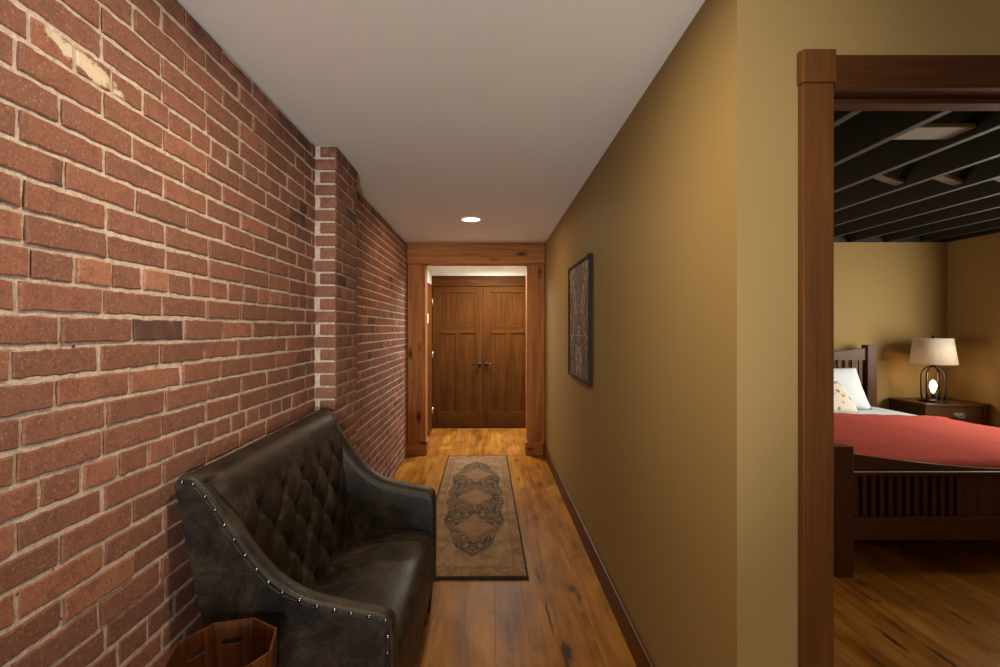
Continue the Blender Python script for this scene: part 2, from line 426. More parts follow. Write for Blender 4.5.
# ------------------------------------------------------------------ bedroom ceiling with joists
b = BM(); bx(b, XR+.122, BX+.1, YD+.12, BY+.1, CEIL+.235, CEIL+.28)
CB = struct('ceiling_bedroom', b, M_DECK, 'black open bedroom ceiling with exposed joists', 'ceiling')
b = BM(); bx(b, XR+.122, BX+.1, BY+.02, BY+.1, CEIL, CEIL+.235); bx(b, BX+.02, BX+.1, YD+.12, BY+.1, CEIL, CEIL+.235)
obj('rim_board', b, M_DECK, CB)
JX = [1.24+.4015*k for k in range(10)]
b = BM(); bx(b, -.021, .021, YD+.12, BY+.04, CEIL+.001, CEIL+.24, .003, 1)
j0 = obj('joist', b, M_JOIST, CB); j0.location.x = JX[0]
for x in JX[1:]:
    j = j0.copy(); C.objects.link(j); j.parent = CB; j.location.x = x
# diagonal bridging between joists
def brace(xa, xb, yy):
    bm = BM(); n = 8
    pts = []
    for k in range(n+1):
        u = k/n; pts.append(Vector((xa+.022+(xb-xa-.044)*u, yy, CEIL+.205-.165*u-.02*math.sin(u*math.pi))))
    for sy in (0,):
        vs = []
        for p in pts: vs.append([bm.verts.new(p+Vector((0, dy, dz))) for dy, dz in ((-.035, -.012), (.035, -.012), (.035, .012), (-.035, .012))])
        for a, b2 in zip(vs, vs[1:]):
            for k in range(4): bm.faces.new((a[k], a[(k+1) % 4], b2[(k+1) % 4], b2[k]))
        bm.faces.new(vs[0][::-1]); bm.faces.new(vs[-1])
    return bm
for k in (3, 4, 5, 6): 
    obj('bridging', brace(JX[k], JX[k+1], 3.36), M_PALE, CB)
b = BM(); bx(b, JX[2]+.03, JX[3]-.03, 2.42, 2.58, CEIL+.03, CEIL+.055, .008, 2)
obj('vent_plate', b, M_PALE, CB)

# ------------------------------------------------------------------ timber frame at the end of the hall
TF = thing('trim_1', 'rough reddish timber frame of two posts and a beam around the far opening', 'frame', (0, YP, 0), kind='structure')
def post(x0, x1):
    b = BM(); bx(b, x0, x1, YP, YP+.2, 0, 2.137, .008, 2); return b
obj('post', post(XL+.006, -.700), M_TIMBER, TF); obj('post', post(.436, XR-.002), M_TIMBER, TF)
b = BM(); bx(b, XL+.004, XR-.001, YP-.012, YP+.2, 2.139, CEIL-.001, .008, 2); obj('beam', b, M_TIMBERX, TF)
b = BM(); bx(b, XL+.003, -.685, YP-.02, YP+.2, 0, .148, .006, 2); obj('base_block', b, M_TIMBERX, TF)
b = BM(); bx(b, .421, XR-.019, YP-.02, YP+.2, 0, .148, .006, 2); obj('base_block', b, M_TIMBERX, TF)

sw = thing('light_switch', 'ivory light switch plate on the inner face of the left timber post', 'switch', (-.699, 5.615, 1.53))
b = BM(); bx(b, -.6995, -.688, 5.58, 5.665, 1.475, 1.585, .003, 2); obj('cover_plate', b, M_PLASTIC, sw)
b = BM(); bx(b, -.688, -.680, 5.612, 5.632, 1.515, 1.545, .002, 1); obj('toggle', b, M_PLASTIC, sw)

# ------------------------------------------------------------------ double doors
def door(name, x0, x1, label, hinge_left, hx):
    d = thing(name, label, 'door', ((x0+x1)/2, YV, 0), kind='structure')
    ya, yb = YV-.02, YV+.022; z0, z1 = .012, 2.013
    st = .112
    b = BM(); bx(b, x0, x0+st, ya, yb, z0, z1, .003, 1); bx(b, x1-st, x1, ya, yb, z0, z1, .003, 1); obj('stile', b, M_DOOR, d)
    b = BM(); bx(b, x0+st, x1-st, ya+.001, yb, z1-.085, z1, .003, 1); bx(b, x0+st, x1-st, ya+.001, yb, 1.345, 1.455, .003, 1); bx(b, x0+st, x1-st, ya+.001, yb, z0, .235, .003, 1)
    obj('rail', b, M_DOORX, d)
    xm = (x0+x1)/2
    b = BM(); bx(b, xm-.037, xm+.037, ya+.001, yb, .235, 1.345, .003, 1); obj('mullion', b, M_DOOR, d)
    for (a, e, f, g) in ((x0+st, x1-st, 1.455, z1-.085), (x0+st, xm-.037, .235, 1.345), (xm+.037, x1-st, .235, 1.345)):
        b = BM(); bx(b, a, e, ya+.014, yb-.012, f, g); obj('panel', b, M_DOOR, d)
    s = -1 if hinge_left else 1     # lever points toward the hinge side
    h = BM(); lathe(h, (hx, ya, .912), [(.001, -.014), (.024, -.014), (.028, -.008), (.028, 0)], 20, ax='y')
    tube(h, [(hx, ya-.01, .912), (hx, ya-.05, .912)], .010); tube(h, [(hx-s*.008, ya-.05, .912), (hx+s*.05, ya-.054, .915), (hx+s*.115, ya-.05, .908)], [.010, .010, .007])
    obj('lever_handle', h, M_BRONZE, d)
    ex = x0 if hinge_left else x1
    for z in (.25, 1.05, 1.80):
        h = BM(); tube(h, [(ex-s*0+s*.004, ya-.006, z-.05), (ex+s*.004, ya-.006, z+.05)], .009, 8); obj('hinge', h, M_STEEL, d)
door('door_1', -.782, -.0715, 'left leaf of the brown panelled double doors', True, -.118)
door('door_2', -.0685, .642, 'right leaf of the brown panelled double doors', False, -.022)
b = BM(); bx(b, -.799, .70, YV-.035, YV-.001, 2.017, 2.165, .004, 2); bx(b, .645, .735, YV-.03, YV-.001, 0, 2.017, .004, 2)
bx(b, -.799, .645, YV+.03, YV+.11, 2.017, 2.03); bx(b, -.799, .70, YV+.06, YV+.1, 0, 2.017)  # full-height board added behind the leaves to block light through their gap
struct('trim_2', b, M_DOORX, 'brown wooden head casing over the double doors, with an added board blocking light behind', 'trim')
b = BM(); bx(b, -.80, -.778, 6.46, 6.84, 0, 2.02, .004, 2)
struct('trim_3', b, M_CASE, 'dark wooden casing on the white wall left of the double doors', 'trim')

# ------------------------------------------------------------------ bedroom door casing
TB = thing('trim_4', 'reddish-brown wooden casing with square corner block around the bedroom doorway', 'trim', (.83, YD, 0), kind='structure')
CX0, CX1 = .7935, .872
for x0, x1 in ((CX0, CX1), (DO1-.005, DO1+.0735)):
    b = BM(); bx(b, x0, x1, YD-.0215, YD, 0, 2.03, .003, 2); obj('side_casing', b, M_CASE, TB)
    b = BM(); bx(b, x0-.003, x1+.003, YD-.027, YD, 2.0305, 2.1136, .004, 2); obj('corner_block', b, M_CASE, TB)
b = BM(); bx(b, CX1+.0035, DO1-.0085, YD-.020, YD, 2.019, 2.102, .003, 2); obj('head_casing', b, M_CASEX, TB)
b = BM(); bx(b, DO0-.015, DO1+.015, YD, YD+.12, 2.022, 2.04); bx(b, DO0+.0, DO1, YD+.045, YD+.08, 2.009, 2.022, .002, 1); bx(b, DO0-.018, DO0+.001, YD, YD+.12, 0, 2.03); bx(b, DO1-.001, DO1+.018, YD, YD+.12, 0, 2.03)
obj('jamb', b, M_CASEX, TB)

# ------------------------------------------------------------------ recessed ceiling light
LX, LY = -.149, 4.30
cl = thing('ceiling_light', 'round recessed ceiling light glowing in the hallway ceiling', 'light', (LX, LY, CEIL))
b = BM(); lathe(b, (LX, LY, CEIL), [(.078, -.001), (.082, -.008), (.094, -.007), (.101, -.0005), (.101, .0), (.078, .0)], 40, close=True); obj('trim_ring', b, M_WHITE, cl)
b = BM(); lathe(b, (LX, LY, CEIL-.0025), [(.001, -.012), (.04, -.0105), (.076, -.003), (.077, .002)], 40)
obj('lens', b, plain('warm_lens', (1, .9, .7), .4, emit=(1, .80, .55), estr=7), cl)

# ------------------------------------------------------------------ framed panel on the right wall
def art_mat():
    t = NT('carved_panel'); p = t.coord(); x, y, z = t.sep(p)
    my = t.M('ABSOLUTE', y); mz = z
    v = t.comb(0, my, mz)
    w = t.noise(t.mp(v, (1, 7, 6)), 1, 3, .5, out='Color')
    vv = t.n('ShaderNodeVectorMath', operation='MULTIPLY_ADD'); t.set(vv.inputs[0], w); vv.inputs[1].default_value = (.14, .14, .14); t.set(vv.inputs[2], v)
    e = t.voro(t.mp(vv.outputs[0], (1, 15, 11)), 1, 'DISTANCE_TO_EDGE')
    e2 = t.voro(t.mp(vv.outputs[0], (1, 34, 22)), 1, 'F1')
    line = t.M('MAXIMUM', t.sstep(e, .13, .05), t.sstep(t.M('ABSOLUTE', t.M('SUBTRACT', t.noise(t.mp(v, (1, 22, 16)), 1, 2, .5, .6), .5)), .06, .03))
    c = t.ramp(t.noise(t.mp(v, (1, 9, 5)), 1, 4), [(.38, (.07, .032, .016)), (.5, (.24, .14, .075)), (.62, (.60, .45, .30))])
    c = t.mix(t.sstep(e2, .34, .22), c, (.05, .028, .018))
    c = t.mix(t.M('MULTIPLY', line, .9), c, (.020, .012, .009))
    seam = t.sstep(t.M('ABSOLUTE', t.M('SUBTRACT', z, -.105)), .006, .002)
    c = t.mix(t.M('MULTIPLY', seam, .6), c, (.36, .30, .22))
    t.inp('Base Color', c).inp('Roughness', .45).bump(t.M('SUBTRACT', e, e2), .5, .01)
    return t.m
PY0, PY1, PZ0, PZ1 = 2.985, 3.76, 1.066, 1.873
pf = thing('framed_panel', 'carved brown ornamental panel in a thin black frame on the hallway wall', 'picture', (XR-.012, (PY0+PY1)/2, (PZ0+PZ1)/2))
b = BM(); bx(b, XR-.014, XR-.001, PY0+.012, PY1-.012, PZ0+.012, PZ1-.012)
obj('carved_panel', b, art_mat(), pf)
b = BM()
for a in ((PY0, PY0+.022, PZ0, PZ1), (PY1-.022, PY1, PZ0, PZ1), (PY0+.022, PY1-.022, PZ0, PZ0+.02), (PY0+.022, PY1-.022, PZ1-.02, PZ1)):
    bx(b, XR-.024, XR-.0005, *a, .003, 1)
obj('frame', b, plain('frame_black', (.005, .005, .006), .8), pf)

# ------------------------------------------------------------------ runner rug
def rug_mat():
    t = NT('rug_wool'); p = t.coord(); x, y, z = t.sep(p)
    HW, HL = .325, 1.335
    ax = t.M('ABSOLUTE', x); ay = t.M('ABSOLUTE', y)
    v = t.comb(ax, ay, 0)
    w = t.noise(v, 7, 3, .5, out='Color')
    vv = t.n('ShaderNodeVectorMath', operation='MULTIPLY_ADD'); t.set(vv.inputs[0], w); vv.inputs[1].default_value = (.16, .20, .16); t.set(vv.inputs[2], v)
    q = vv.outputs[0]
    e = t.voro(t.mp(q, (24, 15, 1)), 1, 'DISTANCE_TO_EDGE')
    e2 = t.voro(t.mp(q, (58, 38, 1)), 1, 'F1')
    w1 = t.M('ABSOLUTE', t.M('SUBTRACT', t.noise(t.mp(v, (26, 19, 1)), 1, 2, .5, .7), .5))
    w2 = t.M('ABSOLUTE', t.M('SUBTRACT', t.noise(t.mp(v, (50, 38, 1), (3, 5, 0)), 1, 1, .5, .5), .5))
    curl = t.M('MAXIMUM', t.sstep(w1, .075, .040), t.sstep(w2, .060, .028))
    wear = t.noise(p, 9, 5, .65); thread = t.noise(t.mp(p, (240, 120, 1)), 1, 2, .7)
    # field outline: pointed long medallion, waists along its length
    yy = t.M('DIVIDE', ay, 1.09)
    wid = t.M('MULTIPLY', .225, t.M('POWER', t.M('SUBTRACT', 1.0, t.M('POWER', yy, 3.4), clamp=True), .9))
    wid = t.M('ADD', wid, t.M('MULTIPLY', t.M('SINE', t.M('MULTIPLY', ay, 15.0)), .014))
    inside = t.sstep(t.M('SUBTRACT', wid, ax), -.004, .010)
    # four lobes of bare field (the pale medallions) along the axis
    cyc = t.M('ABSOLUTE', t.M('SUBTRACT', t.M('FRACT', t.M('DIVIDE', t.M('ADD', ay, .31), .62)), .5))
    ld = t.M('ADD', t.M('MULTIPLY', cyc, 2.0), t.M('DIVIDE', ax, .205))
    lobe = t.M('MULTIPLY', t.sstep(ld, .82, .55), t.sstep(ay, .95, .88))
    dens = t.M('MULTIPLY', inside, t.M('SUBTRACT', 1.0, t.M('MULTIPLY', lobe, .88)))
    dark = t.M('MULTIPLY', t.M('MULTIPLY', curl, dens), t.M('ADD', .35, t.M('MULTIPLY', t.sstep(wear, .3, .6), .8)), clamp=True)
    base = t.mix(t.sstep(wear, .35, .65), (.215, .125, .062), (.32, .205, .108))
    rose = t.M('MULTIPLY', lobe, inside)
    base = t.mix(t.M('MULTIPLY', rose, .45), base, (.27, .135, .080))
    c = t.mix(t.M('MULTIPLY', t.M('SUBTRACT', dens, dark), .28, clamp=True), base, (.15, .10, .058))
    c = t.mix(t.M('MULTIPLY', rose, t.M('MULTIPLY', t.sstep(e2, .36, .2), .5)), c, (.20, .09, .06))
    c = t.mix(t.M('MULTIPLY', dark, .93), c, (.030, .025, .020))
    fk = t.M('MULTIPLY', t.sstep(e2, .30, .2), t.sstep(t.noise(p, 16, 3), .45, .6))
    c = t.mix(t.M('MULTIPLY', fk, .6), c, (.075, .050, .030))
    # border band with small rust motifs
    bd = t.M('MAXIMUM', t.M('SUBTRACT', ax, HW-.075), t.M('SUBTRACT', ay, HL-.13))
    bmask = t.sstep(bd, -.004, .004)
    mot = t.sstep(w2, .06, .03)
    c = t.mix(t.M('MULTIPLY', bmask, t.M('MULTIPLY', mot, .6)), c, (.13, .06, .03))
    stripe = t.M('MULTIPLY', t.sstep(t.M('ABSOLUTE', bd), .010, .005), .55)
    c = t.mix(stripe, c, (.24, .09, .05))
    edge = t.M('MAXIMUM', t.M('SUBTRACT', ax, HW-.012), t.M('SUBTRACT', ay, HL-.022))
    c = t.mix(t.sstep(edge, -.003, .003), c, (.022, .016, .014))
    c = t.mix(t.M('MULTIPLY', thread, .5), c, t.mix(.6, c, (.02, .015, .01)))
    t.inp('Base Color', c).inp('Roughness', .95).inp('Specular IOR Level', .15).bump(t.M('ADD', thread, t.M('MULTIPLY', dark, -.4)), .5, .004)
    return t.m
b = BM(); RC = Vector((-.105, 4.085, 0))
bx(b, RC.x-.325, RC.x+.325, RC.y-1.335, RC.y+1.335, .001, .013, .004, 2)
rug = obj('runner_rug', b, rug_mat(), loc=RC)
rug.rotation_euler.z = math.radians(.45)
tag(rug, 'faded beige and charcoal oriental runner rug on the hallway floor', 'rug')

# ------------------------------------------------------------------ leather settee
SY0, SY1 = 1.372, 2.505
ST = thing('settee', 'dark brown leather settee with tufted back against the brick wall', 'sofa', (-.55, (SY0+SY1)/2, 0))
def crom(P, n):
    out = []
    for i in range(len(P)-1):
        p0, p1, p2, p3 = (Vector(P[max(i-1, 0)]), Vector(P[i]), Vector(P[i+1]), Vector(P[min(i+2, len(P)-1)]))
        for k in range(n):
            u = k/n
            out.append(.5*((2*p1)+(p2-p0)*u+(2*p0-5*p1+4*p2-p3)*u*u+(3*p1-p0-3*p2+p3)*u**3))
    out.append(Vector(P[-1])); return out
TOP = [(-.882, .975), (-.868, .994), (-.845, 1.0), (-.817, .985), (-.777, .940), (-.722, .864), (-.667, .784), (-.602, .711), (-.522, .660), (-.425, .632), (-.335, .616), (-.293, .607), (-.272, .590), (-.264, .56)]
prof = crom(TOP, 5)
prof += [Vector((-.262, .50)), Vector((-.262, .40)), Vector((-.263, .28)), Vector((-.265, .15)), Vector((-.40, .15)), Vector((-.58, .15)), Vector((-.74, .15)), Vector((-.765, .34)), Vector((-.80, .60)), Vector((-.84, .80))]
TOPI = [(-.866, .938), (-.858, .948), (-.845, .951), (-.832, .942), (-.800, .905), (-.752, .830), (-.700, .752), (-.628, .672), (-.535, .616), (-.428, .586), (-.345, .570), (-.305, .561), (-.284, .550), (-.277, .53)]
profi = crom(TOPI, 5) + [Vector((-.275, .48)), Vector((-.275, .40)), Vector((-.275, .28)), Vector((-.275, .15)), Vector((-.40, .15)), Vector((-.58, .15)), Vector((-.735, .15)), Vector((-.757, .34)), Vector((-.79, .60)), Vector((-.828, .80))]
def offset(P, d):
    n = len(P); out = []
    for i in range(n):
        a, b = P[i-1], P[(i+1) % n]; tt = (b-a).normalized(); nn = Vector((tt.y, -tt.x))   # clockwise polygon: inward normal
        out.append(P[i]+nn*d)
    return out
def arm(y_out, sgn):
    bm = BM(); TH = .082
    lay = []
    ro, ri = .014, .052
    for k in range(5):
        a = k/4*math.pi/2; lay.append((ro*(1-math.sin(a)), ro*(1-math.cos(a))))
    for k in range(8):
        a = k/7*math.pi/2; lay.append((TH-ri+ri*math.sin(a), ri*(1-math.cos(a))*.9))
    lay = sorted(lay, key=lambda q: q[0])
    rings = []
    for dy, ins in lay:
        f = ins/ri
        rings.append([bm.verts.new((a.x+(b2.x-a.x)*f, y_out+sgn*dy, a.y+(b2.y-a.y)*f)) for a, b2 in zip(prof, profi)])
    n = len(prof)
    for a, b in zip(rings, rings[1:]):
        for k in range(n): bm.faces.new((a[k], a[(k+1) % n], b[(k+1) % n], b[k])).smooth = True
    bm.faces.new(rings[0]); bm.faces.new(rings[-1][::-1])
    return bm
NAILS = [Vector(q) for q in ((-.8575, .980), (-.826, .976), (-.792, .941), (-.764, .904), (-.7386, .861), (-.711, .8206), (-.680, .7765), (-.648, .736), (-.615, .701), (-.5755, .673),
         (-.5275, .651), (-.479, .6335), (-.4296, .622), (-.384, .6135), (-.333, .604), (-.287, .595), (-.2805, .547), (-.2815, .503), (-.282, .455), (-.2825, .405), (-.283, .355), (-.2835, .305), (-.284, .255), (-.2845, .205))]
for y_out, s in ((SY0, 1), (SY1, -1)):
    ar = obj('arm', arm(y_out, s), M_LEATHER, ST)
    if s < 0: continue
    P = line = NAILS
    w = BM(); tube(w, [(q.x+.0045, y_out-s*.0006, q.y+.0045) for q in crom([tuple(v) for v in line], 4)], .0022, 6)
    tube(w, [(q.x-.0045, y_out-s*.0006, q.y-.0045) for q in crom([tuple(v) for v in line], 4)], .0022, 6)
    obj('welt', w, M_CORD, ar)
    nb = BM(); lathe(nb, LOC[ST.name], [(.0068, 0), (.0065, -s*.0022), (.0047, -s*.0050), (.0018, -s*.0062)], 10, ax='y')
    n0 = obj('nailhead', nb, M_NAIL, ar)
    for k, q in enumerate(P):
        o = n0 if k == 0 else n0.copy()
        if k: C.objects.link(o); o.parent = ar
        o.location = Vector((q.x, y_out, q.y))-LOC[ST.name]
def sofa_back():
    bm = BM()
    ya, yb = SY0+.008, SY1-.008
    PR = crom([(-.655, .36), (-.672, .44), (-.690, .55), (-.704, .66), (-.716, .78), (-.730, .88), (-.752, .950), (-.785, .988), (-.825, .999), (-.860, .992), (-.876, .965), (-.85, .80), (-.80, .56), (-.752, .25)], 9)
    N = len(PR); sy, sz = .182, .208; yc = (ya+yb)/2; zc = .838
    def fn(u, v):
        y = ya+(yb-ya)*u; i = v*(N-1); k = min(int(i), N-2); q = PR[k].lerp(PR[k+1], i-k)
        x, z = q.x, q.y
        if v < .52:
            m = max(0, min(1, (.915-z)/.07))*max(0, min(1, (z-.34)/.04))
            m *= max(0, min(1, (y-ya-.06)/.07))*max(0, min(1, (yb-y-.06)/.07))
            uu = (y-yc)/sy+(z-zc)/sz; vv = (y-yc)/sy-(z-zc)/sz
            puff = (abs(math.sin(math.pi*uu))*abs(math.sin(math.pi*vv)))**.55
            x += m*(puff*.019-.0095)
            # button dimples
            a = round(uu); b2 = round(vv); by = (a+b2)/2*sy; bz = (a-b2)/2*sz
            rr = math.hypot(y-yc-by, z-zc-bz)
            x -= m*.016*math.exp(-(rr/.024)**2)
            if rr < .011: x += m*.010*math.sqrt(max(0, 1-(rr/.011)**2))
        x += .002*mnoise.noise(Vector((y*9, z*9, 1)))
        d = max(0, min(1, (min(y-ya, yb-y)-.0)/.075)); d = 1-d*d*(3-2*d)
        if v < .62: x -= d*.060*(1 if z < .96 else max(0, (1.0-z)/.04))
        return (x, y, z)
    vs = grid(bm, 220, 190, fn)
    for k in (0, -1): bm.faces.new([r[k] for r in vs])
    return bm
obj('tufted_back', sofa_back(), M_LEATHER, ST)
# tight seat with apron
def seat():
    bm = BM(); ya, yb = SY0+.060, SY1-.060
    PR = crom([(-.70, .405), (-.60, .425), (-.48, .436), (-.37, .434), (-.310, .424), (-.281, .402), (-.270, .365), (-.268, .28), (-.270, .16)], 8); N = len(PR)
    def fn(u, v):
        y = ya+(yb-ya)*u; i = v*(N-1); k = min(int(i), N-2); q = PR[k].lerp(PR[k+1], i-k)
        e = min(u, 1-u); cr = -.022*math.exp(-(e/.05)**2) if q.x < -.29 else 0
        z = q.y+cr*(1 if v < .7 else 0)+.005*mnoise.noise(Vector((q.x*6, y*6, 3)))*(1 if v < .7 else 0)
        return (q.x, y, z)
    grid(bm, 60, N*2, fn); return bm
obj('seat', seat(), M_LEATHER, ST)
b = BM(); bx(b, -.74, -.272, SY0+.03, SY1-.03, .145, .30, .006, 2); obj('base_rail', b, M_CORD, ST)
for (x, y) in ((-.305, SY0+.05), (-.305, SY1-.05), (-.70, SY0+.05), (-.70, SY1-.05)):
    b = BM(); vs = []
    for z, r in ((0, .017), (.002, .018), (.148, .030)): vs.append([b.verts.new((x+sx*r, y+s2*r, z)) for sx, s2 in ((-1, -1), (1, -1), (1, 1), (-1, 1))])
    for a, c2 in zip(vs, vs[1:]):
        for k in range(4): b.faces.new((a[k], a[(k+1) % 4], c2[(k+1) % 4], c2[k]))
    b.faces.new(vs[0][::-1]); b.faces.new(vs[-1])
    obj('leg', b, M_LEGW, ST)

# ------------------------------------------------------------------ octagonal wooden stand
t = NT('red_wood'); p = t.coord()
g = t.noise(t.mp(p, (70, 70, 4)), 1, 5, .65, .3)
c = t.ramp(g, [(.35, (.045, .011, .003)), (.55, (.10, .027, .006)), (.75, (.17, .055, .014))])
sc2 = t.sstep(t.noise(t.mp(p, (26, 26, 60)), 1, 5, .7), .68, .74)
c = t.mix(t.M('MULTIPLY', sc2, .45), c, (.36, .20, .10))
t.inp('Base Color', c).inp('Roughness', .45).bump(g, .25, .003)
M_RED = t.m
OC = Vector((-.656, 1.213, 0)); OH = .622
OS = thing('umbrella_stand', 'octagonal reddish wooden umbrella stand beside the settee at the brick wall', 'stand', OC)
def stave(k):
    bm = BM(); th = .007
    a0 = math.radians(82.9+45*k); a1 = a0+math.radians(45)
    def P(u, z, inn):
        r = .112+.016*(z/OH)-(th if inn else 0)
        A = Vector((math.cos(a0), math.sin(a0), 0))*r; B = Vector((math.cos(a1), math.sin(a1), 0))*r
        return OC+A.lerp(B, u)+Vector((0, 0, z))
    slot = k in (0, 1)
    us = [.004, .24, .80, .996]; zs = [.012, OH-.060, OH-.044, OH]
    for inn in (0, 1):
        pass
    V = {(i, j, n): bm.verts.new(P(us[i], zs[j], n)) for i in range(4) for j in range(4) for n in (0, 1)}
    for n in (0, 1):
        for i in range(3):
            for j in range(3):
                if slot and i == 1 and j == 1: continue
                bm.faces.new((V[i, j, n], V[i+1, j, n], V[i+1, j+1, n], V[i, j+1, n]))
    def wall(a, b2): bm.faces.new((V[(*a, 0)], V[(*b2, 0)], V[(*b2, 1)], V[(*a, 1)]))
    for i in range(3): wall((i, 0), (i+1, 0)); wall((i, 3), (i+1, 3)); wall((0, i), (0, i+1)); wall((3, i), (3, i+1))
    if slot:
        for a, b2 in (((1, 1), (2, 1)), ((2, 1), (2, 2)), ((2, 2), (1, 2)), ((1, 2), (1, 1))): wall(a, b2)
    return bm
for k in range(8): obj('side_panel', stave(k), M_RED, OS)
b = BM(); vs0 = [b.verts.new(OC+Vector((math.cos(math.radians(82.9+45*k))*.102, math.sin(math.radians(82.9+45*k))*.102, 0))) for k in range(8)]
vs1 = [b.verts.new(v.co+Vector((0, 0, .014))) for v in vs0]
b.faces.new(vs0[::-1]); b.faces.new(vs1)
for k in range(8): b.faces.new((vs0[k], vs0[(k+1) % 8], vs1[(k+1) % 8], vs1[k]))
obj('bottom', b, M_RED, OS)

# ------------------------------------------------------------------ bed
FX0, FX1, FY = 1.972, 4.17, 2.775          # outer edges, front of footboard
HY = 5.30
BD = thing('bed', 'dark mission style wooden bed with slatted footboard in the bedroom', 'bed', ((FX0+FX1)/2, (FY+HY)/2, 0))
PWd = .102
for x0 in (FX0, FX1-PWd):
    b = BM(); bx(b, x0, x0+PWd, FY, FY+.09, 0, .742, .006, 2); obj('foot_post', b, M_BED, BD)
    b = BM(); bx(b, x0, x0+PWd, HY-.05, HY+.04, 0, 1.238, .006, 2); obj('head_post', b, M_BED, BD)
XA, XB = FX0+PWd, FX1-PWd; XM = (XA+XB)/2
def crest(y0, y1, zlo, zend, zmid, n=30):
    bm = BM(); r = []
    for k in range(n+1):
        u = k/n; x = XA+(XB-XA)*u; s = abs(2*u-1); z = zmid+(zend-zmid)*(s**1.6)
        r.append([bm.verts.new(q) for q in ((x, y0, zlo), (x, y1, zlo), (x, y1, z), (x, y0, z))])
    for a, c2 in zip(r, r[1:]):
        for k in range(4): bm.faces.new((a[k], a[(k+1) % 4], c2[(k+1) % 4], c2[k]))
    bm.faces.new(r[0][::-1]); bm.faces.new(r[-1]); return bm
obj('foot_crest', crest(FY+.045, FY+.07, .58, .695, .60), M_BEDX, BD)
b = BM(); bx(b, XA, XB, FY+.020, FY+.075, .572, .594, .003, 1); obj('foot_top_rail', b, M_BEDX, BD)
b = BM(); bx(b, XA, XB, FY+.012, FY+.024, .5935, .598, .0015, 1); tag(obj('ledge_highlight', b, plain('highlight_pale', (.50, .47, .47), .4), BD), 'thin pale strip standing in for the highlight along the footboard rail')  # pale part in place of light catching the rail's ledge
b = BM(); bx(b, XA, XB, FY+.018, FY+.072, .205, .335, .004, 2); obj('foot_bottom_rail', b, M_BEDX, BD)
b = BM(); bx(b, 2.69, 2*XM-2.69, FY+.035, FY+.06, .335, .572); obj('foot_center_panel', b, M_BED, BD)
b = BM(); bx(b, XA, XB, FY+.076, FY+.086, .20, .575); obj('slat_gap_backing', b, M_BED, BD)  # added behind the slats so that their gaps look dark
x = 2.098; k = 0
xs = [2.100+.0497*i for i in range(12)]
for q in xs + [2*XM-a-.026 for a in xs]:
    b = BM(); bx(b, q, q+.026, FY+.036, FY+.058, .335, .572, .002, 1); obj('foot_slat', b, M_BED, BD)
obj('head_crest', crest(HY-.03, HY+.01, 1.075, 1.205, 1.12), M_BEDX, BD)
b = BM(); bx(b, XA, XB, HY-.03, HY+.01, .45, .60, .004, 2); obj('head_bottom_rail', b, M_BEDX, BD)
n = 26
for i in range(n):
    q = XA+.05+(XB-XA-.1)*i/(n-1)
    b = BM(); bx(b, q-.02, q+.02, HY-.018, HY+.002, .60, 1.075, .002, 1); obj('head_slat', b, M_BED, BD)
for x0 in (FX0+.03, FX1-.06):
    b = BM(); bx(b, x0, x0+.03, FY+.09, HY-.05, .22, .38, .003, 1); obj('side_rail', b, M_BED, BD)
b = BM(); bx(b, XM-.03, XM+.03, 3.9, 3.96, 0, .22); obj('center_leg', b, M_BED, BD)
b = BM(); bx(b, XA+.0, XB, FY+.09, HY-.06, .22, .26); obj('slat_platform', b, M_BED, BD)

def slab(bm, x0, x1, y0, y1, z0, z1, r, nx=24, ny=24, amp=0):
    """rounded soft slab"""
    t = BM(); bx(t, x0, x1, y0, y1, z0, z1, r, 5)
    bmesh.ops.subdivide_edges(t, edges=[e for e in t.edges if e.calc_length() > .3], cuts=12, use_grid_fill=True)
    for v in t.verts:
        if amp: v.co.z += amp*mnoise.noise(v.co*4)
    for f in t.faces: f.smooth = True
    join(bm, t)
b = BM(); slab(b, XA-.02, FX1-.045, FY+.10, HY-.06, .262, .588, .05)
mt = obj('mattress', b, M_SHEET); tag(mt, 'mattress under a pale bluish white sheet on the wooden bed', 'mattress')
